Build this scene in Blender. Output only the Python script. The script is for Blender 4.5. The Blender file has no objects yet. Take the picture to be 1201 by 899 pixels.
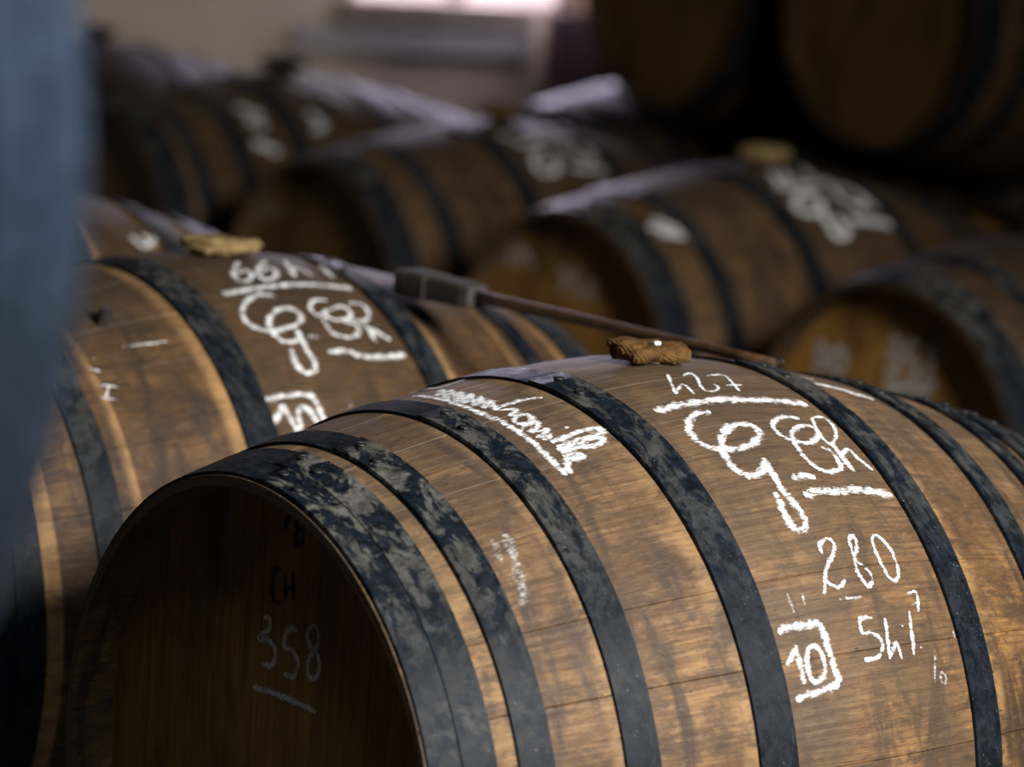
import bpy, bmesh, math, random
from mathutils import Vector, Matrix, noise
random.seed(7)

# ------------------------------------------------------------------ camera, light, exposure
W, H, FPX = 1201, 899, 3608.0
AX = 0.543                                   # height of the near barrel's axis above the floor
CAM = Vector((-2.1612, -2.4230, AX + 0.9156))
YAW, PITCH, ROLL = 0.68172, 0.16279, 0.07711
sc = bpy.context.scene
_right = Vector((math.cos(YAW), -math.sin(YAW), 0))
_fwdh = Vector((math.sin(YAW), math.cos(YAW), 0))
FWD = (_fwdh * math.cos(PITCH) - Vector((0, 0, 1)) * math.sin(PITCH)).normalized()
_up = (_fwdh * math.sin(PITCH) + Vector((0, 0, 1)) * math.cos(PITCH)).normalized()
RGT = _right * math.cos(ROLL) + _up * math.sin(ROLL)
UPV = -_right * math.sin(ROLL) + _up * math.cos(ROLL)
cd = bpy.data.cameras.new('camera')
cd.sensor_width = 36.0
cd.lens = FPX / W * 36.0
cd.clip_start = 0.05
cd.dof.use_dof = True
cd.dof.focus_distance = 3.08
cd.dof.aperture_fstop = 3.0
cam = bpy.data.objects.new('camera', cd)
sc.collection.objects.link(cam)
m = Matrix((RGT, UPV, -FWD)).transposed().to_4x4()
m.translation = CAM
cam.matrix_world = m
sc.camera = cam

wd = bpy.data.worlds.new('world'); sc.world = wd; wd.use_nodes = True
wb = wd.node_tree.nodes['Background']
wb.inputs[0].default_value = (0.75, 0.85, 1.0, 1); wb.inputs[1].default_value = 0.01

def area(name, loc, target, size, power, col, sy=None, spread=math.pi):
    l = bpy.data.lights.new(name, 'AREA'); l.energy = power; l.color = col
    l.shape = 'RECTANGLE'; l.size = size; l.size_y = sy or size; l.spread = spread
    o = bpy.data.objects.new(name, l); sc.collection.objects.link(o)
    o.location = loc
    o.rotation_euler = (Vector(target) - Vector(loc)).to_track_quat('-Z', 'Y').to_euler()
    return o
area('doorway_daylight', (0.0, -3.5, 2.8), (0.2, 0.6, 0.3), 0.8, 66, (1.0, 0.97, 0.93), 1.3, math.radians(72))
area('cool_fill', (-1.4, -1.6, 3.3), (-1.55, -1.15, 1.2), 0.5, 10, (0.68, 0.81, 1.0), 0.5, math.radians(75))  # added cool fill to brighten the near stack's hoops, no roof opening here
area('window_daylight', (4.75, 6.25, 1.75), (2.6, 3.6, 0.6), 1.0, 70, (0.80, 0.74, 1.0), 1.5)

sc.view_settings.view_transform = 'Standard'
sc.view_settings.look = 'None'
sc.view_settings.exposure = 0.0
sc.view_settings.gamma = 1.0
sc.view_settings.use_curve_mapping = False

# ------------------------------------------------------------------ helpers
COL = sc.collection
def link(name, me, mat=None, parent=None, **kw):
    o = bpy.data.objects.new(name, me); COL.objects.link(o)
    if mat is not None and me is not None and not me.materials: me.materials.append(mat)
    if parent is not None: o.parent = parent
    for k, v in kw.items(): o[k] = v
    return o
def empty(name, loc, label, cat, group=None, rot=(0, 0, 0), s=1.0):
    o = bpy.data.objects.new(name, None); COL.objects.link(o)
    o.location = loc; o.rotation_euler = rot; o.scale = (s, s, s); o.empty_display_size = 0.1
    o['label'] = label; o['category'] = cat
    if group: o['group'] = group
    return o
def mesh(name, v, f, uv=None, smooth=False):
    me = bpy.data.meshes.new(name); me.from_pydata(v, [], f); me.update()
    if uv:
        l = me.uv_layers.new(name='UVMap')
        for p in me.polygons:
            for li in p.loop_indices: l.data[li].uv = uv[me.loops[li].vertex_index]
    if smooth:
        for p in me.polygons: p.use_smooth = True
    return me
def box_mesh(name, x0, x1, y0, y1, z0, z1, bev=0.0):
    bm = bmesh.new(); bmesh.ops.create_cube(bm, size=1)
    for v in bm.verts:
        v.co = Vector(((x0 + x1) / 2 + v.co.x * (x1 - x0), (y0 + y1) / 2 + v.co.y * (y1 - y0), (z0 + z1) / 2 + v.co.z * (z1 - z0)))
    if bev: bmesh.ops.bevel(bm, geom=list(bm.edges), offset=bev, segments=2, affect='EDGES')
    me = bpy.data.meshes.new(name); bm.to_mesh(me); bm.free(); return me

class N:                                     # small node-graph helper
    def __init__(s, name):
        s.m = bpy.data.materials.new(name); s.m.use_nodes = True
        s.t = s.m.node_tree; s.t.nodes.clear()
        s.out = s.t.nodes.new('ShaderNodeOutputMaterial')
    def n(s, typ, ins=None, **kw):
        d = s.t.nodes.new(typ)
        for k, v in kw.items(): setattr(d, k, v)
        for k, v in (ins or {}).items(): s.set(d.inputs[k], v)
        return d
    def set(s, sock, v):
        if isinstance(v, bpy.types.NodeSocket): s.t.links.new(v, sock)
        elif isinstance(v, bpy.types.Node): s.t.links.new(v.outputs[0], sock)
        else: sock.default_value = v
    def math(s, op, a, b=0.0, c=None, clamp=False):
        d = s.t.nodes.new('ShaderNodeMath'); d.operation = op; d.use_clamp = clamp
        s.set(d.inputs[0], a); s.set(d.inputs[1], b)
        if c is not None: s.set(d.inputs[2], c)
        return d.outputs[0]
    def ramp(s, v, a, b, lo=0.0, hi=1.0):
        d = s.n('ShaderNodeMapRange', {0: v, 1: a, 2: b, 3: lo, 4: hi}); d.interpolation_type = 'SMOOTHSTEP'
        return d.outputs[0]
    def mix(s, f, a, b, blend='MIX'):
        d = s.n('ShaderNodeMix', data_type='RGBA', blend_type=blend)
        s.set(d.inputs[0], f); s.set(d.inputs[6], a); s.set(d.inputs[7], b)
        return d.outputs[2]
    def noise(s, vec, scale=(1, 1, 1), k=1.0, detail=4, rough=0.55, dist=0.0, w=None, off=(0, 0, 0)):
        mp = s.n('ShaderNodeMapping', {0: vec}); mp.inputs['Scale'].default_value = scale; mp.inputs['Location'].default_value = off
        d = s.n('ShaderNodeTexNoise', noise_dimensions='4D' if w is not None else '3D')
        s.set(d.inputs['Vector'], mp); d.inputs['Scale'].default_value = k
        d.inputs['Detail'].default_value = detail; d.inputs['Roughness'].default_value = rough; d.inputs['Distortion'].default_value = dist
        if w is not None: s.set(d.inputs['W'], w)
        return d.outputs[0]
    def bsdf(s, col, rough, bump=None, bstr=0.3, bdist=0.002, metal=0.0, spec=0.5):
        b = s.n('ShaderNodeBsdfPrincipled'); s.set(b.inputs['Base Color'], col); s.set(b.inputs['Roughness'], rough)
        s.set(b.inputs['Metallic'], metal); s.set(b.inputs['Specular IOR Level'], spec)
        if bump is not None:
            bp = s.n('ShaderNodeBump', {'Strength': bstr, 'Distance': bdist, 'Height': bump}); s.set(b.inputs['Normal'], bp)
        s.t.links.new(b.outputs[0], s.out.inputs[0]); return b
def rgb(r, g, b): return (r, g, b, 1.0)

# ------------------------------------------------------------------ materials
def mat_stave(name, dark, pale=0.6):
    g = N(name)
    uv = g.n('ShaderNodeUVMap', uv_map='UVMap').outputs[0]
    info = g.n('ShaderNodeObjectInfo'); rnd = info.outputs['Random']
    sep = g.n('ShaderNodeSeparateXYZ', {0: uv}); u, v = sep.outputs[0], sep.outputs[1]
    w = g.math('MULTIPLY', rnd, 7.0)
    oc = g.n('ShaderNodeVectorMath', {0: uv, 1: g.n('ShaderNodeCombineXYZ', {0: 0.0, 1: 0.0, 2: g.math('MULTIPLY', rnd, 0.35)})}, operation='ADD').outputs[0]
    grain = g.noise(uv, (11, 230, 1), 1, 6, 0.65, 0.4, w)
    fine = g.noise(uv, (60, 1000, 1), 1, 3, 0.6, 0, w)
    blot = g.noise(uv, (7, 10, 1), 1, 6, 0.66, 0.7)
    blot2 = g.noise(oc, (20, 34, 1), 1, 6, 0.68, 0.5, None, (3, 7, 0))
    mott = g.noise(oc, (70, 130, 1), 1, 5, 0.7, 0.6, None, (5, 1, 0))
    drip = g.noise(uv, (24, 4.2, 1), 1, 6, 0.62, 0.5, None, (1.7, 0, 0))
    c = g.mix(g.ramp(grain, 0.28, 0.72), rgb(0.130, 0.070, 0.025), rgb(0.37, 0.215, 0.082))
    c = g.mix(g.ramp(blot, 0.38, 0.60, 0, 0.85), c, rgb(0.118, 0.068, 0.031))
    c = g.mix(g.ramp(drip, 0.48, 0.64, 0, 0.92), c, rgb(0.055, 0.036, 0.023))
    c = g.mix(g.ramp(blot2, 0.47, 0.66, 0, 0.80), c, rgb(0.072, 0.045, 0.026))
    c = g.mix(g.ramp(mott, 0.50, 0.72, 0, 0.55), c, rgb(0.065, 0.042, 0.026))
    c = g.mix(g.ramp(mott, 0.46, 0.28, 0, 0.30), c, rgb(0.40, 0.29, 0.16))
    # stave to stave variation
    c = g.mix(0.32, c, g.mix(rnd, rgb(0.70, 0.64, 0.58), rgb(1.2, 1.15, 1.1)), 'MULTIPLY')
    # cleaner, paler wood right in front of the hoops
    au = g.math('ABSOLUTE', u)
    for (a, b) in ((0.4136, 0.4336), (0.3083, 0.313), (0.1656, 0.178)):
        band = g.math('MULTIPLY', g.ramp(au, a - 0.002, a + 0.002), g.ramp(au, b - 0.004, b + 0.012, 1, 0))
        band = g.math('MULTIPLY', band, g.ramp(blot2, 0.62, 0.36, 0.05 if pale < 0.7 else 0.5, pale))
        c = g.mix(band, c, rgb(0.40, 0.25, 0.10) if pale < 0.7 else rgb(0.66, 0.42, 0.19))
    # grey dusty weathering around the crown of the barrel
    av = g.math('ABSOLUTE', g.math('SUBTRACT', v, 0.03))
    dust = g.math('MULTIPLY', g.ramp(g.math('ADD', av, g.math('MULTIPLY', blot, 0.30)), 0.24, 0.55, 1, 0), g.ramp(mott, 0.25, 0.6, 1.0, 0.5))
    c = g.mix(g.math('MULTIPLY', dust, 0.75), c, g.mix(g.ramp(grain, 0.3, 0.7), rgb(0.105, 0.080, 0.060), rgb(0.190, 0.152, 0.118)))
    stain = g.math('MULTIPLY', g.ramp(g.math('ADD', au, g.math('MULTIPLY', blot2, 0.16)), 0.08, 0.20, 1, 0), g.ramp(av, 0.05, 0.36, 1, 0))
    c = g.mix(g.math('MULTIPLY', stain, 0.60), c, rgb(0.062, 0.044, 0.034))
    belly = g.math('MULTIPLY', g.ramp(g.math('ADD', au, g.math('MULTIPLY', blot2, 0.08)), 0.13, 0.21, 1, 0), g.ramp(blot, 0.30, 0.62, 0.35, 0.95))
    c = g.mix(g.math('MULTIPLY', belly, 0.62), c, g.mix(g.ramp(grain, 0.3, 0.7), rgb(0.085, 0.058, 0.036), rgb(0.165, 0.118, 0.074)))
    spots = g.noise(uv, (90, 140, 1), 1, 3, 0.5, 0.2, None, (9, 2, 0))
    c = g.mix(g.ramp(spots, 0.70, 0.76, 0, 0.85), c, rgb(0.022, 0.016, 0.011))
    c = g.mix(g.ramp(fine, 0.55, 0.68, 0, 0.7), c, rgb(0.05, 0.031, 0.018))
    c = g.n('ShaderNodeGamma', {0: c, 1: 1.2}).outputs[0]
    c = g.n('ShaderNodeHueSaturation', {'Saturation': 0.97, 'Color': c}).outputs[0]
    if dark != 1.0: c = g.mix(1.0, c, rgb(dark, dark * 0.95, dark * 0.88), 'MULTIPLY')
    hgt = g.math('ADD', g.math('MULTIPLY', grain, 0.8), g.math('MULTIPLY', fine, 0.5))
    g.bsdf(c, g.ramp(grain, 0.3, 0.7, 0.66, 0.52), hgt, 0.5, 0.0018, spec=0.32)
    return g.m
M = {}
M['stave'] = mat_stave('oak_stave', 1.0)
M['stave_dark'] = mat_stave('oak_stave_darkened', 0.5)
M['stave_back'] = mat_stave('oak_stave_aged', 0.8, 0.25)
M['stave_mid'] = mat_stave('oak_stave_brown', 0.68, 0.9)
def mat_head(name='oak_head', k=1.0):
    g = N(name)
    tc = g.n('ShaderNodeTexCoord').outputs['Object']
    rnd = g.n('ShaderNodeObjectInfo').outputs['Random']; w = g.math('MULTIPLY', rnd, 9.0)
    grain = g.noise(tc, (1, 120, 7), 1, 5, 0.6, 0.4, w)
    blot = g.noise(tc, (1, 9, 5), 1, 4, 0.6, 0.3)
    c = g.mix(g.ramp(grain, 0.3, 0.7), rgb(0.20, 0.095, 0.022), rgb(0.36, 0.185, 0.046))
    c = g.mix(g.ramp(blot, 0.45, 0.7, 0, 0.7), c, rgb(0.075, 0.038, 0.014))
    c = g.mix(0.5, c, g.mix(rnd, rgb(0.7, 0.7, 0.7), rgb(1.25, 1.2, 1.1)), 'MULTIPLY')
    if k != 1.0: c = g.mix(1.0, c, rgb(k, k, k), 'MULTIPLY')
    g.bsdf(c, 0.6, grain, 0.3, 0.0015, spec=0.35); return g.m
M['head'] = mat_head()
M['head_dark'] = mat_head('oak_head_dark_shaded', 0.42)  # darker, browner oak for rear heads, their shade included in the colour
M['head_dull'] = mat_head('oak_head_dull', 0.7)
def mat_hoop(name='blackened_steel_hoop', k=1.0):
    g = N(name)
    uv = g.n('ShaderNodeUVMap', uv_map='UVMap').outputs[0]
    rnd = g.n('ShaderNodeObjectInfo').outputs['Random']; w = g.math('MULTIPLY', rnd, 11.0)
    v = g.n('ShaderNodeSeparateXYZ', {0: uv}).outputs[1]
    u = g.n('ShaderNodeSeparateXYZ', {0: uv}).outputs[0]
    p1 = g.noise(uv, (38, 18, 1), 1, 8, 0.68, 0.8, w)
    p2 = g.noise(uv, (85, 70, 1), 1, 6, 0.7, 0.4, w)
    p3 = g.noise(uv, (60, 14, 1), 1, 6, 0.7, 0.5, w, (4, 0, 0))
    sp = g.noise(uv, (330, 330, 1), 1, 2, 0.5, 0, w)
    top = g.ramp(g.math('ADD', g.math('ABSOLUTE', v), g.math('MULTIPLY', p1, 0.15)), 0.12, 0.55, 1, 0)
    front = g.ramp(u, -0.44, -0.20, 1.0, 0.45)
    grey = g.math('MULTIPLY', g.ramp(p1, 0.46, 0.55), g.math('MULTIPLY', g.math('ADD', g.math('MULTIPLY', top, 0.80), 0.08), front))
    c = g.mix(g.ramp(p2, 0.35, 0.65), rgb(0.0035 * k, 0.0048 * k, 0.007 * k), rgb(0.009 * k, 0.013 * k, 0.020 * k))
    c = g.mix(grey, c, g.mix(g.ramp(p2, 0.35, 0.65), rgb(0.052, 0.050, 0.043), rgb(0.150, 0.143, 0.120)))
    blue_sheen = g.math('MULTIPLY', g.ramp(p3, 0.62, 0.74), g.ramp(g.math('ABSOLUTE', v), 0.15, 0.35, 0.1, 0.6))  # bluish sheen on the hoop sides, painted into the colour
    c = g.mix(g.math('MULTIPLY', blue_sheen, g.ramp(u, -0.44, -0.15, 1.0, 0.35)), c, rgb(0.085, 0.115, 0.155))
    c = g.mix(g.ramp(sp, 0.68, 0.74, 0, 0.6), c, rgb(0.17, 0.18, 0.18))
    r = g.math('ADD', g.ramp(p2, 0.3, 0.7, 0.36, 0.6), g.math('MULTIPLY', grey, 0.2))
    g.bsdf(c, r, g.math('ADD', p2, g.math('MULTIPLY', grey, 0.4)), 0.25, 0.0012, metal=0.0, spec=0.09); return g.m
M['hoop'] = mat_hoop()
M['hoop_blue_lit'] = mat_hoop('blue_lit_hoop', 8.0)  # lighter blue copy of the hoop steel, catch light put into its colour
def mat_plain(name, a, b, scale, rough, bump=0.3, bd=0.002, emis=None):
    g = N(name); tc = g.n('ShaderNodeTexCoord').outputs['Object']
    nz = g.noise(tc, (1, 1, 1), scale, 5, 0.6, 0.3)
    g.bsdf(g.mix(g.ramp(nz, 0.3, 0.7), rgb(*a), rgb(*b)), rough, nz, bump, bd); return g.m
M['rivet'] = mat_plain('iron_rivet', (0.004, 0.004, 0.005), (0.012, 0.012, 0.013), 300, 0.5)
M['beam'] = mat_plain('old_beam', (0.035, 0.025, 0.016), (0.09, 0.065, 0.04), 9, 0.8)
M['tool'] = mat_plain('dark_tool_wood', (0.014, 0.011, 0.010), (0.045, 0.035, 0.03), 60, 0.8)
M['rod'] = mat_plain('varnished_rod', (0.035, 0.018, 0.009), (0.075, 0.040, 0.019), 50, 0.35)
M['cork'] = mat_plain('bung_wood', (0.10, 0.06, 0.03), (0.2, 0.13, 0.07), 120, 0.8)
M['speck'] = mat_plain('white_lime', (0.8, 0.8, 0.8), (0.9, 0.9, 0.9), 200, 0.7)
def mat_burlap(name, a, b):
    g = N(name); tc = g.n('ShaderNodeTexCoord').outputs['Object']
    w1 = g.n('ShaderNodeTexWave', {'Vector': tc, 'Scale': 130.0, 'Distortion': 1.2, 'Detail': 2.0}, bands_direction='X').outputs[1]
    w2 = g.n('ShaderNodeTexWave', {'Vector': tc, 'Scale': 130.0, 'Distortion': 1.2, 'Detail': 2.0}, bands_direction='DIAGONAL').outputs[1]
    nz = g.noise(tc, (1, 1, 1), 70, 5, 0.6)
    wv = g.math('MULTIPLY', w1, w2)
    c = g.mix(g.ramp(nz, 0.3, 0.7), rgb(*a), rgb(*b))
    c = g.mix(g.ramp(wv, 0.0, 0.3, 0.65, 0), c, rgb(a[0] * 0.35, a[1] * 0.33, a[2] * 0.3))
    g.bsdf(c, 0.95, g.math('ADD', wv, nz), 0.8, 0.002, spec=0.1); return g.m
M['burlap'] = mat_burlap('brown_burlap', (0.095, 0.050, 0.017), (0.23, 0.125, 0.042))
M['burlap_pale'] = mat_burlap('straw_cloth', (0.26, 0.17, 0.07), (0.5, 0.36, 0.17))
M['burlap_dark'] = mat_burlap('black_cloth', (0.02, 0.016, 0.012), (0.04, 0.03, 0.022))
def mat_chalk(name, col, gain):
    g = N(name)
    uv = g.n('ShaderNodeUVMap', uv_map='UVMap').outputs[0]
    tc = g.n('ShaderNodeTexCoord').outputs['Object']
    sep = g.n('ShaderNodeSeparateXYZ', {0: uv})
    across, st = sep.outputs[0], sep.outputs[1]         # 0 centre .. 1 edge ; strength
    n1 = g.noise(tc, (0.25, 1, 1), 420, 4, 0.7); n2 = g.noise(tc, (1, 1, 1), 110, 4, 0.6)
    cov = g.math('ADD', g.math('MULTIPLY', n1, 0.75), g.math('MULTIPLY', n2, 0.6))
    edge = g.math('MULTIPLY', g.math('POWER', across, 1.6), 0.42)
    a = g.ramp(g.math('SUBTRACT', cov, edge), g.math('SUBTRACT', 0.90, g.math('MULTIPLY', st, 0.45)), g.math('SUBTRACT', 1.24, g.math('MULTIPLY', st, 0.45)))
    a = g.math('MULTIPLY', a, gain)
    b = g.n('ShaderNodeBsdfPrincipled', {'Base Color': rgb(*col), 'Roughness': 0.95, 'Specular IOR Level': 0.1})
    tr = g.n('ShaderNodeBsdfTransparent')
    mx = g.n('ShaderNodeMixShader', {0: a}); g.t.links.new(tr.outputs[0], mx.inputs[1]); g.t.links.new(b.outputs[0], mx.inputs[2])
    g.t.links.new(mx.outputs[0], g.out.inputs[0]); return g.m
M['chalk'] = mat_chalk('white_chalk', (0.86, 0.86, 0.86), 0.97)
M['chalk_old'] = mat_chalk('worn_chalk', (0.62, 0.60, 0.56), 0.75)
M['stencil'] = mat_chalk('black_stencil', (0.006, 0.005, 0.004), 0.9)
def mat_wall():
    g = N('beige_plaster'); tc = g.n('ShaderNodeTexCoord').outputs['Object']
    a = g.noise(tc, (1, 1, 1), 1.3, 6, 0.6, 0.4); b = g.noise(tc, (1, 1, 1), 22, 5, 0.6)
    c = g.mix(g.ramp(a, 0.3, 0.7), rgb(0.62, 0.49, 0.35), rgb(0.80, 0.66, 0.50))
    g.bsdf(c, 0.9, b, 0.4, 0.01); return g.m
M['wall'] = mat_wall()
M['stone'] = mat_plain('grey_stone', (0.36, 0.34, 0.30), (0.46, 0.43, 0.39), 4, 0.85)
M['sill'] = mat_plain('brown_sill', (0.20, 0.155, 0.11), (0.30, 0.24, 0.17), 6, 0.8)
M['redwood'] = mat_plain('dark_red_timber', (0.045, 0.018, 0.018), (0.08, 0.03, 0.028), 5, 0.7)
M['darkwall'] = mat_plain('dark_wall', (0.03, 0.026, 0.022), (0.06, 0.052, 0.045), 2, 0.9)  # plain dark tone for the right wall and ceiling
M['floor'] = mat_plain('earth_floor', (0.035, 0.03, 0.025), (0.075, 0.065, 0.055), 5, 0.9)
def mat_emit(name, col, s):
    g = N(name); e = g.n('ShaderNodeEmission', {'Color': rgb(*col), 'Strength': s}); g.t.links.new(e.outputs[0], g.out.inputs[0]); return g.m
M['sky_pane'] = mat_emit('bright_daylight_pane', (1.0, 0.80, 0.88), 1.5)

# ------------------------------------------------------------------ the room
WALLN = 6.35
link('floor', box_mesh('floor', -5, 8.5, -5, WALLN + 0.3, -0.1, 0), M['floor'], kind='structure')
WX0, WX1, WZ0, WZ1 = 4.12, 5.20, 1.0, 2.3
wl = link('wall_back', box_mesh('wall_back', -5, WX0, WALLN, WALLN + 0.3, 0, 3.8), M['wall'], kind='structure')
link('wall_section', box_mesh('wall_section', WX1, 8.5, WALLN, WALLN + 0.3, 0, 3.8), M['wall'], wl)
link('wall_section', box_mesh('wall_section', WX0, WX1, WALLN, WALLN + 0.3, 0, WZ0), M['wall'], wl)
link('wall_section', box_mesh('wall_section', WX0, WX1, WALLN, WALLN + 0.3, WZ1, 3.8), M['wall'], wl)
wn = link('window_1', box_mesh('window_1', WX0, WX1, WALLN + 0.16, WALLN + 0.18, WZ0, WZ1), M['sky_pane'], kind='structure')
link('window_sill', box_mesh('window_sill', WX0 - 0.06, 4.92, WALLN - 0.02, WALLN + 0.14, WZ0 - 0.09, WZ0 - 0.002, 0.004), M['sill'], wn)
link('stone_ledge', box_mesh('stone_ledge', WX0 - 0.25, 4.92, WALLN - 0.015, WALLN, WZ0 - 0.19, WZ0 - 0.095, 0.005), M['stone'], wn)
for x in (WX0, WX1 - 0.05, (WX0 + WX1) / 2 - 0.02):
    link('window_frame', box_mesh('window_frame', x, x + 0.05, WALLN + 0.10, WALLN + 0.155, WZ0, WZ1), M['stone'], wn)
link('trim_1', box_mesh('trim_1', 4.93, 5.35, WALLN - 0.14, WALLN - 0.06, 0, 0.99, 0.01), M['redwood'], kind='structure')
link('wall_right', box_mesh('wall_right', 8.2, 8.5, -5, WALLN, 0, 3.8), M['darkwall'], kind='structure')
link('ceiling', box_mesh('ceiling', -5, 8.5, -5, WALLN + 0.3, 3.8, 3.95), M['darkwall'], kind='structure')

# ------------------------------------------------------------------ barrel geometry (local: x along the axis, z up, origin at the lowest point)
HL, RB, RH, PW = 0.5, 0.42, 0.3275, 1.57
def prof(x):
    return RB - (RB - RH) * (min(abs(x), 0.6) / HL) ** PW
def P3(x, th, r):                               # th = 0 on the crown, positive towards the -y side
    return (x, -math.sin(th) * r, RB + math.cos(th) * r)
RECESS = 0.052
XS = [-0.5, -0.485, -0.45, -0.446] + [-0.4 + 0.05 * i for i in range(17)] + [0.446, 0.45, 0.485, 0.5]
def inner(x):
    d = HL - abs(x)
    if d < 0.001: return prof(x) - 0.010
    if d < RECESS: return prof(x) - 0.010 - 0.012 * d / RECESS
    return prof(x) - 0.026
def stave_mesh(t0, t1):
    v, f, uv, nr = [], [], [], []
    K = 4
    def add(p, q, n=(0, 0, 0)): v.append(p); uv.append(q); nr.append(n); return len(v) - 1
    O, L, Rr, I = [], [], [], []                 # outer face, two edge chamfers with side walls, inner face
    for x in XS:
        r = prof(x); g = 0.0002 / r; e = 0.0009 / r; ri = inner(x)
        dx = (prof(x + 0.002) - prof(x - 0.002)) / 0.004 if abs(x) > 0.003 else 0.0
        row = []
        for k in range(K + 1):
            t = t0 + e + (t1 - t0 - 2 * e) * k / K
            n = Vector((-dx, -math.sin(t), math.cos(t))).normalized()
            row.append(add(P3(x, t, r), (x, t * RB), tuple(n)))
        O.append(row)
        L.append([add(P3(x, t0 + e, r), (x, t0 * RB)), add(P3(x, t0 + g, r - 0.0004), (x, t0 * RB)), add(P3(x, t0 + g, ri), (x, t0 * RB))])
        Rr.append([add(P3(x, t1 - e, r), (x, t1 * RB)), add(P3(x, t1 - g, r - 0.0004), (x, t1 * RB)), add(P3(x, t1 - g, ri), (x, t1 * RB))])
        I.append([add(P3(x, t0 + g, ri), (x, t0 * RB + 0.3)), add(P3(x, (t0 + t1) / 2, ri), (x, (t0 + t1) / 2 * RB + 0.3)), add(P3(x, t1 - g, ri), (x, t1 * RB + 0.3))])
    for i in range(len(XS) - 1):
        for k in range(K): f.append((O[i][k], O[i][k + 1], O[i + 1][k + 1], O[i + 1][k]))
        for k in range(2):
            f.append((L[i][k], L[i][k + 1], L[i + 1][k + 1], L[i + 1][k]))
            f.append((Rr[i][k], Rr[i + 1][k], Rr[i + 1][k + 1], Rr[i][k + 1]))
            f.append((I[i][k], I[i][k + 1], I[i + 1][k + 1], I[i + 1][k]))
    nsm = len(f)
    for i, rev in ((0, False), (len(XS) - 1, True)):
        b0 = len(v)
        ids = [L[i][1]] + O[i] + [Rr[i][1]] + I[i][::-1]
        for q in ids: add(v[q], uv[q])
        poly = list(range(b0, b0 + len(ids))); f.append(tuple(poly[::-1] if rev else poly))
    me = mesh('stave', v, f, uv)
    for i, p in enumerate(me.polygons): p.use_smooth = i < nsm
    me.normals_split_custom_set_from_vertices(nr)
    return me
cuts = [0.0]
NST = 25
for i in range(NST): cuts.append(cuts[-1] + random.uniform(0.75, 1.25))
PH0 = -1.07
cuts = [PH0 + c / cuts[-1] * math.tau for c in cuts]
STAVES = [stave_mesh(cuts[i], cuts[i + 1]) for i in range(NST)]

HOOPS = [(-0.4985, -0.4675), (-0.4668, -0.4340), (-0.4133, -0.3787), (-0.3083, -0.2726), (-0.1656, -0.1224)]
LAP = [0.03, -0.02, 0.035, 0.02, 0.01]
def hoop_mesh(x0, x1, th0):
    v, f, uv = [], [], []
    n, lap, th = 108, 0.40, 0.0026
    tot = math.tau + lap
    def strip(fn0, fn1, nseg=1):
        base = len(v)
        for i in range(n + 1):
            t = th0 + tot * i / n
            ph = tot * i / n
            off = 0.0008 + 0.0024 * (1 - min(1, max(0, (ph - lap) / 0.7))) if ph < lap + 0.7 else 0.0008
            for fn in (fn0, fn1):
                x, r = fn(off)
                v.append(P3(x, t, r)); tt = t if t < math.pi else t - math.tau
                uv.append((x, t * RB if t < math.tau else t * RB))
        for i in range(n):
            a = base + i * 2
            f.append((a, a + 2, a + 3, a + 1))
    r0, r1 = prof(x0), prof(x1)
    c = 0.0005
    strip(lambda o: (x0 + c, r0 + o + th), lambda o: (x1 - c, r1 + o + th))
    strip(lambda o: (x0, r0 + o - 0.0006), lambda o: (x0 + c, r0 + o + th))
    strip(lambda o: (x1 - c, r1 + o + th), lambda o: (x1, r1 + o - 0.0006))
    strip(lambda o: (x1, r1 + o - 0.0006), lambda o: (x0, r0 + o - 0.0006))
    for i in (0, n):                                # end caps
        a = [0 * (n + 1) * 2 + i * 2, 0 * (n + 1) * 2 + i * 2 + 1, 2 * (n + 1) * 2 + i * 2 + 1, 1 * (n + 1) * 2 + i * 2]
        f.append(tuple(a))
    me = mesh('hoop', v, f, uv)
    for p in me.polygons: p.use_smooth = True
    bm = bmesh.new(); bm.from_mesh(me); bmesh.ops.recalc_face_normals(bm, faces=bm.faces); bm.to_mesh(me); bm.free()
    return me
def rivet_mesh(x, t):
    r = prof(x) + 0.0062
    c = Vector(P3(x, t, r)); nrm = (c - Vector((x, 0, RB))).normalized()
    q = nrm.to_track_quat('Z', 'Y').to_matrix().to_4x4(); q.translation = c
    bm = bmesh.new()
    bmesh.ops.create_uvsphere(bm, u_segments=10, v_segments=6, radius=0.0062)
    for vv in bm.verts: vv.co.z *= 0.38
    bmesh.ops.transform(bm, matrix=q, verts=bm.verts)
    me = bpy.data.meshes.new('rivet'); bm.to_mesh(me); bm.free()
    for p in me.polygons: p.use_smooth = True
    return me
HOOPS2 = HOOPS[:2] + [(-0.3700, -0.3350), HOOPS[4]]
LAP2 = [0.05, -0.04, 0.06, 0.02]
def hoop_set(hoops, laps):
  hs = []
  for sgn in (1, -1):
    for (a, b), lp in zip(hoops, laps):
        x0, x1 = (a, b) if sgn == 1 else (-b, -a)
        hs.append((hoop_mesh(x0, x1, lp), [rivet_mesh((x0 + x1) / 2 + d, lp + t) for d, t in ((0.004, 0.045), (-0.004, 0.155))]))
  return hs
HSETS = {10: hoop_set(HOOPS, LAP), 8: hoop_set(HOOPS2, LAP2)}
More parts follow.
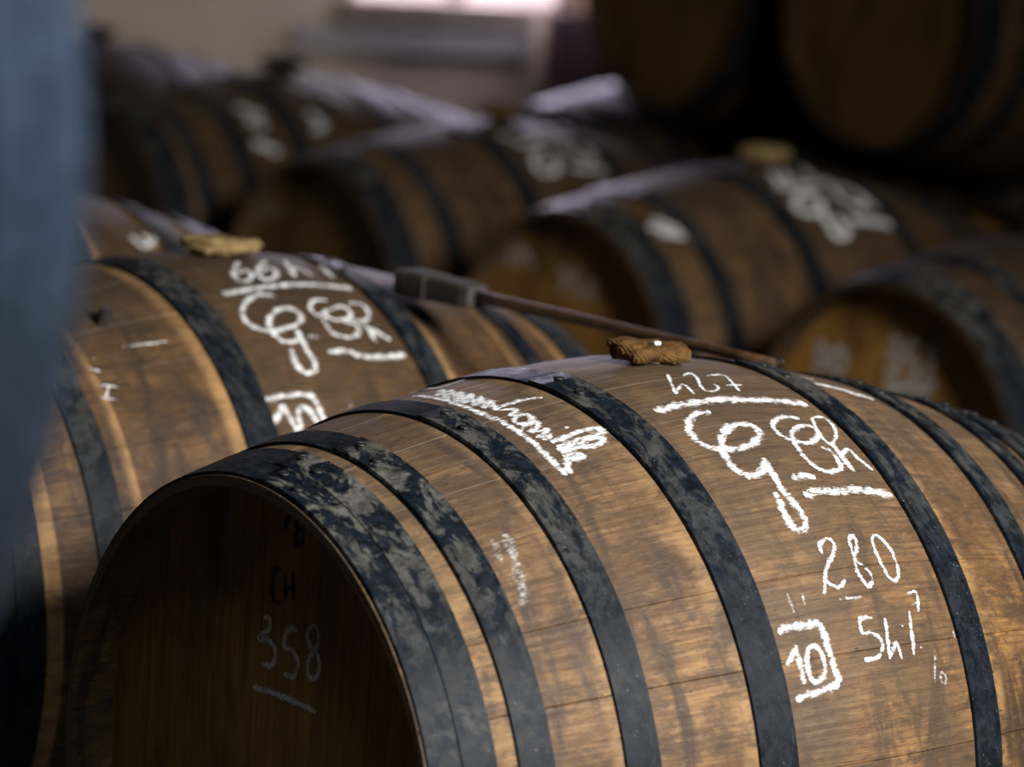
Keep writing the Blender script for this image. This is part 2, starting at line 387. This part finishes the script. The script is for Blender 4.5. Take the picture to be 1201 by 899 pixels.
def board_meshes(sgn):
    R = prof(HL - RECESS) - 0.020
    ys = [-R, -0.235, -0.142, -0.052, 0.045, 0.128, 0.222, R]
    res = []
    xo = sgn * (HL - RECESS); xi = sgn * (HL - RECESS - 0.02)
    for a, b in zip(ys[:-1], ys[1:]):
        a += 0.0007; b -= 0.0007
        pts = []
        K = 6
        for k in range(K + 1):
            y = a + (b - a) * k / K; pts.append((y, math.sqrt(max(0, R * R - y * y))))
        for k in range(K, -1, -1):
            y = a + (b - a) * k / K; z = math.sqrt(max(0, R * R - y * y)); 
            if z > 1e-4: pts.append((y, -z))
        n = len(pts)
        v = [(xo, y, RB + z) for y, z in pts] + [(xi, y, RB + z) for y, z in pts]
        fr = tuple(range(n)); bk = tuple(range(2 * n - 1, n - 1, -1))
        f = [fr, bk] + [(i, (i + 1) % n, n + (i + 1) % n, n + i) for i in range(n)]
        me = mesh('head_board', v, f)
        bm = bmesh.new(); bm.from_mesh(me); bmesh.ops.recalc_face_normals(bm, faces=bm.faces); bm.to_mesh(me); bm.free()
        res.append(me)
    return res
BOARDS = board_meshes(-1) + board_meshes(1)

class Barrel: pass
def barrel(x, y, zbase, label, group, s=1.0, tilt=0.0, yaw=0.0, stave='stave', hoops=10, hmat='hoop', head='head'):
    b = Barrel()
    b.e = empty('barrel', (x, y, zbase), label, 'barrel', group, (0, tilt, yaw), s)
    b.M = Matrix.Translation((x, y, zbase)) @ Matrix.Rotation(yaw, 4, 'Z') @ Matrix.Rotation(tilt, 4, 'Y') @ Matrix.Scale(s, 4)
    b.I = b.M.inverted(); b.s = s
    for me in STAVES:
        o = link('stave', me, M['stave'], b.e)
        if stave != 'stave':
            o.material_slots[0].link = 'OBJECT'; o.material_slots[0].material = M[stave]
    for me in BOARDS:
        o = link('head_board', me, M['head'], b.e)
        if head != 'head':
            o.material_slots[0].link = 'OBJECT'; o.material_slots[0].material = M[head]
    for hm, rv in HSETS[hoops]:
        h = link('hoop', hm, M['hoop'], b.e)
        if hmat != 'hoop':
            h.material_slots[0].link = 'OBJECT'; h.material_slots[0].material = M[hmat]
        for r in rv: link('rivet', r, M['rivet'], h)
    return b
def px_ray(px, py):
    d = FWD + RGT * ((px - W / 2) / FPX) - UPV * ((py - H / 2) / FPX)
    return CAM, d.normalized()
def px_surf(b, px, py):
    """pixel -> (x, theta) on a barrel's outer surface"""
    o, d = px_ray(px, py); o2 = b.I @ o; d2 = (b.I.to_3x3() @ d).normalized()
    c = Vector((0, 0, RB)); t0 = (c - o2).dot(d2)
    best = None; prev = None
    t = t0 - 0.75
    def g(t):
        p = o2 + d2 * t; return math.hypot(p.y, p.z - RB) - prof(p.x), p
    while t < t0 + 0.6:
        v, p = g(t)
        if best is None or v < best[0]: best = (v, t)
        if v < 0:
            lo, hi = t - 0.01, t
            for _ in range(20):
                mid = (lo + hi) / 2
                if g(mid)[0] < 0: hi = mid
                else: lo = mid
            best = (0, hi); break
        t += 0.01
    p = o2 + d2 * best[1]
    return p.x, math.atan2(-p.y, p.z - RB)
def px_head(b, px, py):
    o, d = px_ray(px, py); o2 = b.I @ o; d2 = b.I.to_3x3() @ d
    t = (-(HL - RECESS) - o2.x) / d2.x; p = o2 + d2 * t
    return p.y, p.z
def smooth_line(pts, step):
    if len(pts) < 3:
        (a, b), (c, d) = pts[0], pts[-1]
        n = max(2, int(math.hypot(c - a, d - b) / step)); return [(a + (c - a) * i / n, b + (d - b) * i / n) for i in range(n + 1)]
    out = []
    P = [pts[0]] + list(pts) + [pts[-1]]
    if math.hypot(pts[0][0] - pts[-1][0], pts[0][1] - pts[-1][1]) < 1e-6: P[0] = pts[-2]; P[-1] = pts[1]
    for i in range(1, len(P) - 2):
        p0, p1, p2, p3 = P[i - 1:i + 3]
        n = max(2, int(math.hypot(p2[0] - p1[0], p2[1] - p1[1]) / step))
        for k in range(n):
            t = k / n
            out.append(tuple(0.5 * (2 * p1[j] + (p2[j] - p0[j]) * t + (2 * p0[j] - 5 * p1[j] + 4 * p2[j] - p3[j]) * t * t + (3 * p1[j] - p0[j] - 3 * p2[j] + p3[j]) * t ** 3) for j in (0, 1)))
    out.append(tuple(pts[-1])); return out
def chalk(b, strokes, org, width, mat='chalk', head=False, st=1.0, name='chalk_stroke', lift=0.0007):
    """strokes: pixel polylines in a photo crop (ox, oy, k); laid as thin chalk ribbons on the barrel"""
    ox, oy, k = org
    for si, s in enumerate(strokes):
        v, f, uv = [], [], []
        w = width; sst = st
        if isinstance(s, dict): w = s.get('w', width); sst = s.get('st', st); s = s['p']
        q = []
        for (a, c) in s:
            px, py = ox + a / k, oy + c / k
            if head: q.append(px_head(b, px, py))
            else:
                x, th = px_surf(b, px, py); q.append((x, th * RB))
        if len(q) == 1: q = [q[0], (q[0][0] + 0.003, q[0][1] + 0.001)]
        L = smooth_line(q, 0.004)
        base = len(v); n = len(L)
        hw0 = 1.42 * w / 2 / b.s
        z = lift + 0.00005 * (si % 5)
        for i, (x, y) in enumerate(L):
            a, c = L[max(0, i - 1)], L[min(n - 1, i + 1)]
            dx, dy = c[0] - a[0], c[1] - a[1]; l = math.hypot(dx, dy) or 1
            nx, ny = -dy / l, dx / l
            hw = hw0 * (1 + 0.16 * math.sin(i * 0.9 + si) * math.sin(i * 0.37 + 2 * si))
            e = min(i, n - 1 - i)
            hw *= (0.55, 0.85)[e] if e < 2 else 1
            for j, o in enumerate((-1, -0.6, 0, 0.6, 1)):
                xx, yy = x + nx * hw * o, y + ny * hw * o
                if head: v.append((-(HL - RECESS) - z, xx, yy))
                else: v.append(P3(xx, yy / RB, prof(xx) + z))
                uv.append((abs(o), sst))
        for i in range(n - 1):
            for j in range(4):
                a = base + i * 5 + j; f.append((a, a + 1, a + 6, a + 5))
        link(name, mesh(name, v, f, uv, True), M[mat], b.e)

# ------------------------------------------------------------------ supporting beams
def beam(x, y0, y1, ztop, label):
    me = box_mesh('support_beam', -0.05, 0.05, 0, y1 - y0, 0, ztop, 0.006)
    o = link('support_beam', me, M['beam']); o.location = (x, y0, 0)
    o['label'] = label; o['category'] = 'beam'; o['group'] = 'beams under the barrel rows'
B1Z = AX - RB                                       # lowest point of the first row's barrels
ZB2 = AX - RB - 0.064
bx = 0.215
drop = RB - prof(bx)
for sx in (-bx, bx):
    beam(sx, -0.75, 2.6, B1Z + drop, 'timber beam on the floor under the barrel chalked 54%')
    beam(2.185 + sx, 0.6, 5.6, ZB2 + drop, 'timber beam on the floor under the row with the 352 barrel')
    beam(3.65 + sx, 1.7, 4.7, ZB2 + drop, 'timber beam on the floor under the far stacked barrels')
    beam(-1.92 + sx, -1.8, 0.3, B1Z + drop, 'timber beam on the floor under the unlit near stack')

# ------------------------------------------------------------------ barrels
G1, G2, G3, G0 = 'barrels of the first row', 'barrels of the second row', 'barrels of the far stack', 'barrels of the near stack'
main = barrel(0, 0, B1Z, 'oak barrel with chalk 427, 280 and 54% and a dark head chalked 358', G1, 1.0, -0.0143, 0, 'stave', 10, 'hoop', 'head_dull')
b2 = barrel(0, 0.845, B1Z, 'oak barrel chalked 66 beside the 358 barrel, long-handled mallet lying on it', G1, 0.995, 0, 0, 'stave_mid', 8)
b7 = barrel(0, 1.69, B1Z, 'mostly hidden oak barrel behind the one chalked 66', G1, 1.0, 0, 0, 'stave_mid', 8)
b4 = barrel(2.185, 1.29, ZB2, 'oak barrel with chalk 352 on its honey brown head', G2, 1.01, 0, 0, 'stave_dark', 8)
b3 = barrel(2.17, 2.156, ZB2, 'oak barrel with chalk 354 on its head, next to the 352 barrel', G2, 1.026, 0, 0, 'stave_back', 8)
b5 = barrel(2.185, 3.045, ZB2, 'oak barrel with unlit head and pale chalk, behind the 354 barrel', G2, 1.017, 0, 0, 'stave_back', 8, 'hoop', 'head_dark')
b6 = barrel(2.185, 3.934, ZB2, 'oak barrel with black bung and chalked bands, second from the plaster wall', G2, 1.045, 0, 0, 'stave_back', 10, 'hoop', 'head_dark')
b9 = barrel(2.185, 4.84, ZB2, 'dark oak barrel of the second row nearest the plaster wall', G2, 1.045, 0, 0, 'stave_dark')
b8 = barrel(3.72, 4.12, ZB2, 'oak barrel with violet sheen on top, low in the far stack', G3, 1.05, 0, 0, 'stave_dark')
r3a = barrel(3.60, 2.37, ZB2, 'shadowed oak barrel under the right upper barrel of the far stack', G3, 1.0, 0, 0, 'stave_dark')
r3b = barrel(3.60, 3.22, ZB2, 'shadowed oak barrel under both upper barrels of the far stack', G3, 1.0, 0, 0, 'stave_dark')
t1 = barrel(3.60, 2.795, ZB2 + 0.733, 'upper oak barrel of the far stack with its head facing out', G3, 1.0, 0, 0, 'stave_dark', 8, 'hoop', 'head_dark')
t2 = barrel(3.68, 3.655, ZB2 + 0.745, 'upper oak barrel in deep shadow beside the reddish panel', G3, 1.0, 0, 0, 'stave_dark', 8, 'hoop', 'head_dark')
n1 = barrel(-1.92, -0.858, B1Z + 0.738, 'blurred near barrel stacked high with blue light painted on its hoops', G0, 1.0, 0, 0, 'stave_dark', 10, 'hoop_blue_lit')
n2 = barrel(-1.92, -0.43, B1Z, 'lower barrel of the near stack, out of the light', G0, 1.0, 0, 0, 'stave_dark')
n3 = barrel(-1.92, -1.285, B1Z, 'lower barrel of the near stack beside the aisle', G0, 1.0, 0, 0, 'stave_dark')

# ------------------------------------------------------------------ chalk on the near barrel
Z5 = (620, 380, 4.0); Z4 = (760, 420, 3.753); Z8 = (901, 600, 3.007); Z7 = (901, 380, 4.0); ZC = (480, 430, 4.619)
chalk(main, [[(650, 238), (668, 280), (690, 330)], [(690, 330), (722, 285), (775, 330)],
             [(725, 245), (755, 232), (785, 250), (805, 290), (830, 315), (870, 315), (890, 300), (868, 283)],
             [(835, 245), (900, 240), (930, 252), (985, 315)], [(925, 290), (1000, 288)]], Z5, 0.0055)
chalk(main, [[(30, 235), (150, 205), (300, 186), (430, 184), (560, 188), (700, 205)]], Z4, 0.016)
chalk(main, [[(275, 238), (220, 243), (182, 275), (182, 320), (215, 365), (270, 393), (330, 402), (400, 400), (460, 378), (490, 340), (470, 303), (420, 290), (360, 302), (325, 338), (322, 390), (342, 440), (380, 488), (440, 518), (500, 500), (512, 465), (508, 440)],
             [(508, 440), (540, 500), (590, 580), (640, 640), (685, 700), (690, 740), (660, 755), (630, 735), (590, 660), (555, 590)],
             {'p': [(630, 530), (680, 516), (735, 525)], 'w': 0.011},
             {'p': [(665, 268), (610, 260), (560, 272), (550, 305), (590, 345), (640, 362), (700, 375), (745, 350), (735, 312), (690, 297), (645, 312), (635, 350), (660, 400), (700, 450), (750, 488), (800, 500), (845, 485), (830, 440), (790, 402), (760, 392)], 'w': 0.0085},
             {'p': [(725, 265), (775, 265), (820, 310), (825, 350), (800, 380), (760, 345), (735, 300), (725, 265)], 'w': 0.0065},
             {'p': [(800, 372), (850, 432), (905, 500)], 'w': 0.011}, {'p': [(850, 425), (882, 402), (920, 440), (990, 495)], 'w': 0.007}],
      Z4, 0.0115)
chalk(main, [[(685, 605), (750, 585), (830, 588), (900, 578), (980, 586), (1075, 605)]], Z4, 0.013)
chalk(main, [[(190, 150), (180, 120), (203, 96), (232, 112), (225, 155), (202, 210), (196, 290)], [(200, 245), (245, 268), (270, 240)],
             [(292, 130), (284, 98), (300, 86), (312, 120), (302, 170), (320, 222), (348, 262), (367, 240), (345, 200), (310, 175), (292, 130)],
             [(365, 92), (382, 86), (420, 120), (450, 180), (456, 235), (430, 237), (395, 180), (370, 120), (365, 92)],
             {'p': [(485, 290), (520, 284), (527, 352)], 'w': 0.005}, {'p': [(505, 326), (532, 318)], 'w': 0.005},
             [(365, 375), (322, 378), (332, 428), (368, 428), (402, 465), (385, 512), (338, 522)], [(410, 375), (426, 518)], [(426, 518), (450, 465), (470, 520)],
             [(468, 398), (472, 406)], [(495, 350), (512, 505)], [(534, 477), (541, 481)]], Z8, 0.0062)
chalk(main, [[(35, 428), (70, 408), (180, 394)], [(180, 392), (210, 480), (235, 560), (250, 602)], [(250, 605), (180, 632), (95, 660)],
             {'p': [(65, 542), (97, 472)], 'w': 0.008}, {'p': [(97, 472), (110, 540), (125, 606)], 'w': 0.008},
             {'p': [(150, 475), (135, 500), (140, 560), (165, 600), (195, 580), (195, 520), (175, 482), (150, 475)], 'w': 0.008}], Z8, 0.0105)
chalk(main, [[(65, 288), (90, 355)], [(118, 290), (128, 330)], [(650, 420), (655, 445)], [(585, 490), (585, 600)], [(605, 565), (622, 575), (625, 600), (610, 600), (605, 565)], [(250, 310), (330, 300)]], Z8, 0.006, 'chalk_old', False, 0.85)
chalk(main, [[(220, 282), (300, 297), (400, 327), (495, 355)], {'p': [(135, 247), (215, 262)], 'w': 0.02, 'st': 0.7}], Z7, 0.016)
chalk(main, [[(20, 160), (130, 170), (260, 205), (380, 250), (500, 300), (600, 360), (700, 440), (780, 520), (850, 590)],
             [(5, 148), (60, 122), (150, 118), (230, 95), (300, 72)],
             [(150, 160), (175, 128), (205, 182), (225, 130), (255, 192), (275, 140), (305, 200), (330, 152), (360, 212), (385, 165), (415, 225), (440, 185), (470, 240)],
             [(720, 170), (620, 182), (520, 212), (465, 235)], [(470, 240), (530, 235), (585, 235), (545, 272)],
             [(565, 292), (590, 266), (640, 262), (665, 288), (625, 312), (582, 308), (565, 292)],
             [(620, 325), (690, 300), (690, 338), (650, 352), (715, 350), (750, 342), (705, 382), (690, 378)],
             [(720, 398), (775, 378)], [(845, 328), (860, 335)],
             [(770, 415), (900, 362), (1000, 332), (1045, 345), (1010, 378), (900, 402), (800, 440)],
             [(800, 452), (930, 412), (1030, 385), (1052, 402), (1000, 430), (900, 440), (820, 470)],
             [(830, 485), (900, 475), (940, 482), (910, 505), (860, 500), (850, 540), (880, 582)],
             {'p': [(160, 150), (300, 165), (450, 205)], 'w': 0.034, 'st': 0.72}, {'p': [(800, 430), (1030, 370)], 'w': 0.03, 'st': 0.72}, {'p': [(560, 300), (760, 380)], 'w': 0.026, 'st': 0.68}], ZC, 0.0105)
chalk(main, [{'p': [(820, 20), (850, 120), (870, 200), (885, 290)], 'w': 0.02, 'st': 0.78}, {'p': [(760, 40), (800, 130)], 'w': 0.016, 'st': 0.7}], (340, 620, 3.222), 0.02, 'chalk_old', name='chalk_smear')
Z2 = (60, 675, 4.003); Zd = (340, 620, 3.222); Z1 = (60, 500, 3.997)
chalk(main, [[(1000, 190), (1030, 205), (1025, 250), (975, 295), (1020, 300), (1055, 350), (1040, 420), (990, 410)],
             [(1160, 255), (1115, 250), (1095, 330), (1140, 350), (1162, 410), (1140, 470), (1095, 460)], [(950, 520), (1100, 570), (1245, 640)],
             [(1233, 230), (1208, 270), (1214, 320), (1245, 355), (1264, 420), (1245, 480), (1208, 462), (1214, 395), (1252, 322), (1258, 260), (1233, 230)]], Z2, 0.008, 'chalk_old', True, 1.15)
chalk(main, [[(1080, 378), (1132, 382), (1092, 482)], [(1170, 432), (1150, 460), (1165, 490), (1185, 520), (1170, 550), (1145, 540), (1150, 510), (1180, 480), (1188, 450), (1170, 432)],
             [(1078, 665), (1042, 685), (1042, 810), (1078, 822)], [(1098, 690), (1098, 822)], [(1136, 685), (1136, 815)], [(1098, 760), (1136, 752)]], Z1, 0.010, 'stencil', True, 1.0, 'stencil_stroke')

# chalk on the neighbours
ZB = (210, 260, 3.459)
chalk(b2, [[(245, 165), (222, 200), (235, 238), (280, 240), (295, 215), (265, 197), (237, 212)], [(350, 160), (322, 195), (335, 230), (380, 232), (395, 205), (365, 187), (337, 205)],
           [(425, 160), (470, 225)], [(450, 205), (475, 188), (540, 220)], [(570, 180), (625, 230)],
           {'p': [(180, 295), (290, 275), (420, 258), (560, 258), (700, 272)], 'w': 0.015},
           [(390, 303), (320, 298), (268, 330), (258, 380), (290, 420), (350, 440), (420, 435), (485, 415), (490, 375), (450, 352), (400, 358), (367, 395), (372, 440), (410, 480), (460, 490), (490, 470)],
           [(478, 440), (510, 510), (545, 560), (550, 600), (515, 615), (475, 580), (457, 515)], [(525, 465), (565, 472)],
           {'p': [(600, 320), (550, 320), (530, 350), (560, 380), (600, 365), (650, 345), (690, 360), (690, 390), (640, 400), (598, 385), (592, 355)], 'w': 0.008},
           {'p': [(580, 390), (620, 450), (690, 470), (725, 455), (720, 420), (660, 402)], 'w': 0.009}, {'p': [(690, 332), (740, 337), (768, 370), (755, 400), (710, 400), (690, 370)], 'w': 0.008},
           [(740, 410), (770, 440), (795, 485)], [(770, 432), (855, 480)], {'p': [(605, 530), (680, 525), (740, 545), (830, 548), (915, 542)], 'w': 0.012},
           [(325, 730), (430, 706), (530, 705), (562, 750), (592, 812)], [(375, 840), (420, 742)], [(420, 742), (450, 800), (490, 862)], [(495, 840), (482, 780), (502, 752), (540, 780), (572, 832)],
           {'p': [(635, 715), (680, 710), (695, 745), (655, 775)], 'st': 0.5}], ZB, 0.0105)
chalk(b2, [[(117, 528), (120, 532)], [(102, 556), (138, 567)], [(135, 603), (188, 612)], [(135, 640), (185, 645)], [(162, 607), (152, 643)], [(200, 498), (330, 482)]], (60, 200, 2.402), 0.006, 'chalk', False, 0.9)
Z3 = (800, 130, 2.995)
chalk(b3, [[(310, 212), (345, 262)], [(352, 212), (382, 256)], [(410, 190), (450, 232)], {'p': [(330, 268), (420, 262), (520, 250)], 'w': 0.022}, [(470, 285), (410, 295), (400, 335), (440, 360), (490, 350), (480, 310), (435, 310)],
           [(485, 345), (520, 405), (545, 440), (580, 425), (540, 370)], [(525, 262), (560, 310), (610, 335), (650, 318), (600, 280), (540, 262)], [(610, 290), (650, 320), (695, 352)], {'p': [(590, 385), (680, 390), (770, 408)], 'w': 0.024}], Z3, 0.021, 'chalk', False, 1.2)
chalk(b3, [[(410, 232), (470, 258)], [(425, 262), (482, 268)], [(400, 245), (455, 262)]], (540, 130, 1.817), 0.024, 'chalk', False, 1.1)
chalk(b3, [[(225, 392), (262, 415), (235, 440), (262, 470)], [(285, 380), (290, 485)], [(300, 395), (345, 475)], [(455, 482), (485, 520), (455, 590)], [(545, 470), (512, 530), (545, 575), (520, 600)], [(600, 520), (560, 600)], [(605, 520), (592, 632)]], (530, 180, 3.597), 0.018, 'chalk_old', True, 1.1)
chalk(b4, [[(520, 450), (550, 462), (545, 500), (515, 520), (552, 550), (540, 592), (495, 592)], [(640, 475), (590, 480), (582, 530), (620, 550), (626, 600), (590, 626)], [(662, 520), (692, 500), (702, 540), (672, 600), (660, 640), (712, 640)],
           {'p': [(490, 652), (690, 676)], 'w': 0.022}, [(208, 465), (236, 490), (205, 520), (236, 562), (190, 577)], [(255, 500), (266, 592)], [(290, 500), (270, 560), (300, 602), (325, 552), (310, 502), (290, 500)]], (901, 270, 3.597), 0.017, 'chalk_old', True, 1.25)
ZT = (560, 0, 3.0)
chalk(b5, [[(70, 470), (130, 490)], [(160, 455), (220, 482)], [(240, 455), (290, 480)], {'p': [(140, 510), (250, 490), (360, 485)], 'w': 0.022}, [(230, 525), (200, 555), (225, 605), (275, 600), (270, 545)], [(300, 505), (345, 545), (405, 560), (380, 520)], {'p': [(330, 590), (450, 602)], 'w': 0.02}], ZT, 0.021, 'chalk', False, 1.15)
Z6 = (90, 0, 3.21)
chalk(b6, [[(600, 400), (700, 442)], [(640, 450), (712, 480)], [(665, 535), (762, 575)], {'p': [(450, 430), (525, 495)], 'st': 0.5}, [(780, 305), (880, 345)], [(870, 420), (925, 470), (890, 492)], {'p': [(880, 290), (1000, 335)], 'w': 0.035}, [(930, 350), (1010, 385)]], Z6, 0.028, 'chalk', False, 1.1)
chalk(b5, [[(690, 780), (720, 760), (742, 800), (700, 812)], [(740, 770), (760, 800)]], Z6, 0.02, 'chalk_old', True, 0.9)
chalk(b7, [[(168, 590), (205, 622), (235, 600)], [(205, 590), (228, 625)]], (80, 20, 2.31), 0.012, 'chalk', False, 1.1)
# wooden peg driven into the neighbour's stave
px_, pt_ = px_surf(b2, 121, 379)
bm = bmesh.new(); bmesh.ops.create_cone(bm, cap_ends=True, segments=14, radius1=0.010, radius2=0.009, depth=0.026)
bmesh.ops.bevel(bm, geom=[e for e in bm.edges if abs(e.verts[0].co.z - e.verts[1].co.z) < 1e-5], offset=0.0015, segments=2, affect='EDGES')
c = Vector(P3(px_, pt_, prof(px_) + 0.008)); q = (c - Vector((px_, 0, RB))).to_track_quat('Z', 'Y').to_matrix().to_4x4(); q.translation = c
bmesh.ops.transform(bm, matrix=q, verts=bm.verts); me = bpy.data.meshes.new('peg'); bm.to_mesh(me); bm.free()
link('peg', me, M['tool'], b2.e)

# ------------------------------------------------------------------ bungs wrapped in cloth
def lump(bm, cx, cy, cz, sx, sy, sz, rz, seed, amp=0.003, e=0.55):
    tmp = bmesh.new(); bmesh.ops.create_cube(tmp, size=2)
    bmesh.ops.subdivide_edges(tmp, edges=tmp.edges, cuts=9, use_grid_fill=True)
    R = Matrix.Rotation(rz, 4, 'Z')
    for v in tmp.verts:
        p = v.co.copy(); q = p.normalized() * 1.0
        p = p.lerp(q * 1.15, e)
        p = Vector((p.x * sx, p.y * sy, p.z * sz))
        nv = noise.noise_vector(p * 60 + Vector((seed, 0, 0))) * amp + noise.noise_vector(p * 190 + Vector((0, seed, 0))) * amp * 0.45
        v.co = (R @ (p + nv)) + Vector((cx, cy, cz))
    me = bpy.data.meshes.new('tmp'); tmp.to_mesh(me); tmp.free(); bm.from_mesh(me); bpy.data.meshes.remove(me)
def bung(b, label, mat, kind, rz=0.0, sc_=1.0):
    top = b.M @ Vector((0, 0, 2 * RB))
    e = empty('bung', top, label, 'bung', 'cloth-wrapped bungs on the barrels', (0, 0, rz), sc_)
    bm = bmesh.new(); bmesh.ops.create_cone(bm, cap_ends=True, segments=20, radius1=0.020, radius2=0.023, depth=0.014)
    for v in bm.verts: v.co.z += 0.0075
    me = bpy.data.meshes.new('cork'); bm.to_mesh(me); bm.free(); link('cork', me, M['cork'], e)
    bm = bmesh.new()
    if kind == 'folded':
        lump(bm, -0.018, -0.004, 0.010, 0.021, 0.026, 0.0085, 0.12, 1.0)
        lump(bm, 0.019, -0.004, 0.009, 0.020, 0.026, 0.008, -0.10, 5.0)
        lump(bm, -0.024, 0.004, 0.0175, 0.015, 0.020, 0.0045, 0.3, 9.0)
        lump(bm, 0.002, 0.010, 0.015, 0.034, 0.018, 0.0045, 0.0, 13.0)
        lump(bm, 0.030, -0.006, 0.014, 0.011, 0.022, 0.005, -0.3, 17.0)
    elif kind == 'flat':
        lump(bm, -0.006, 0, 0.008, 0.045, 0.035, 0.0065, 0.1, 21.0, 0.005)
        lump(bm, -0.018, 0.004, 0.015, 0.034, 0.026, 0.0045, 0.3, 27.0, 0.005)
        lump(bm, 0.024, -0.006, 0.012, 0.024, 0.022, 0.004, -0.3, 33.0, 0.006)
    else:
        lump(bm, 0, 0, 0.0155, 0.036, 0.032, 0.012, 0.1, 41.0)
        lump(bm, 0.008, 0.004, 0.022, 0.026, 0.024, 0.006, 0.4, 47.0)
    me = bpy.data.meshes.new('cloth_wrap'); bm.to_mesh(me); bm.free()
    for p in me.polygons: p.use_smooth = True
    cl = link('cloth_wrap', me, M[mat], e)
    if kind == 'folded':
        # loose fibres around the fold and a white lime speck
        v, f = [], []
        rr = random.Random(3)
        for i in range(90):
            a = rr.uniform(0, math.tau); p = Vector((math.cos(a) * 0.038 + rr.uniform(-.004, .004), math.sin(a) * 0.026 - 0.003, rr.uniform(0.005, 0.02)))
            d = Vector((math.cos(a), math.sin(a), rr.uniform(-.6, .8))).normalized() * rr.uniform(0.004, 0.009)
            s = Vector((-d.y, d.x, 0.3 * d.z)).normalized() * 0.0003
            k = len(v); v += [tuple(p - s), tuple(p + s), tuple(p + d)]; f.append((k, k + 1, k + 2))
        o = link('loose_fibres', mesh('loose_fibres', v, f), M[mat], cl); o['kind'] = 'stuff'
        lm = bmesh.new(); lump(lm, 0.004, -0.009, 0.0205, 0.004, 0.003, 0.002, 0, 3, 0.0006)
        me = bpy.data.meshes.new('lime_speck'); lm.to_mesh(me); lm.free(); link('lime_speck', me, M['speck'], cl)
    return e
bung(main, 'brown burlap-wrapped bung on the barrel chalked 427', 'burlap', 'folded', -0.15)
bung(b2, 'flat straw-coloured cloth bung on the barrel chalked 66', 'burlap_pale', 'flat', -0.1, 1.0)
bung(b3, 'tan cloth bung on the barrel with 354 on its head', 'burlap_pale', 'block', 0.1, 1.3)
bung(b5, 'orange-brown cloth bung on the barrel behind the 354 barrel', 'burlap', 'block', 0.2, 1.3)
bung(b6, 'black cloth bung on the second barrel from the plaster wall', 'burlap_dark', 'block', 0, 1.35)
bung(b9, 'black cloth bung on the barrel nearest the plaster wall', 'burlap_dark', 'block', 0.2, 1.35)

# ------------------------------------------------------------------ long-handled mallet lying across two barrels
def surf_pt(b, px, py, lift):
    x, t = px_surf(b, px, py); return b.M @ Vector(P3(x, t, prof(x) + lift))
A = surf_pt(b2, 470, 350, 0.026)
Bp = surf_pt(main, 936, 436, 0.009)
Bp = Bp + Vector((0.0, 0.035, -0.004))
d = (Bp - A); Ltot = d.length; print('mallet length', Ltot, A, Bp)
tool = empty('mallet', A, 'long-handled dark wooden mallet lying across two barrels behind a bung', 'mallet')
tool.rotation_euler = d.to_track_quat('X', 'Z').to_euler()
bm = bmesh.new()
secs = [(0.0, 0.021, 0.0145), (0.003, 0.0235, 0.017), (0.06, 0.024, 0.0172), (0.062, 0.022, 0.0158), (0.125, 0.022, 0.0155), (0.140, 0.018, 0.013), (0.142, 0.012, 0.010)]
rings = []
for (x, hy, hz) in secs:
    ring = []
    for k in range(16):
        a = k / 16 * math.tau; cy, cz = math.cos(a), math.sin(a)
        sgn = lambda q: (1 if q >= 0 else -1)
        ring.append(bm.verts.new((x, hy * sgn(cy) * abs(cy) ** 0.3, hz * sgn(cz) * abs(cz) ** 0.3)))
    rings.append(ring)
for r0, r1 in zip(rings, rings[1:]):
    for k in range(16): bm.faces.new((r0[k], r0[(k + 1) % 16], r1[(k + 1) % 16], r1[k]))
bm.faces.new(rings[0][::-1]); bm.faces.new(rings[-1])
me = bpy.data.meshes.new('mallet_head'); bm.to_mesh(me); bm.free()
link('mallet_head', me, M['tool'], tool)
bm = bmesh.new(); rings = []
for i in range(9):
    x = 0.12 + (Ltot - 0.12) * i / 8; r = 0.0085 - 0.0030 * i / 8
    rings.append([bm.verts.new((x, r * math.cos(k / 12 * math.tau), r * math.sin(k / 12 * math.tau))) for k in range(12)])
for r0, r1 in zip(rings, rings[1:]):
    for k in range(12): bm.faces.new((r0[k], r0[(k + 1) % 12], r1[(k + 1) % 12], r1[k])).smooth = True
bm.faces.new(rings[0][::-1]); bm.faces.new(rings[-1])
me = bpy.data.meshes.new('handle'); bm.to_mesh(me); bm.free()
hd = link('handle', me, M['rod'], tool)
v, f = [], []
for i in range(20):
    a = i / 20 * math.tau
    for j in range(8):
        b_ = j / 8 * math.tau; r = 0.0048 + 0.0012 * math.cos(b_)
        v.append((Ltot + 0.004 + r * math.cos(a), 0.0012 * math.sin(b_), r * math.sin(a) + 0.002))
for i in range(20):
    for j in range(8): f.append((i * 8 + j, i * 8 + (j + 1) % 8, ((i + 1) % 20) * 8 + (j + 1) % 8, ((i + 1) % 20) * 8 + j))
link('hanging_ring', mesh('hanging_ring', v, f, None, True), M['rivet'], hd)
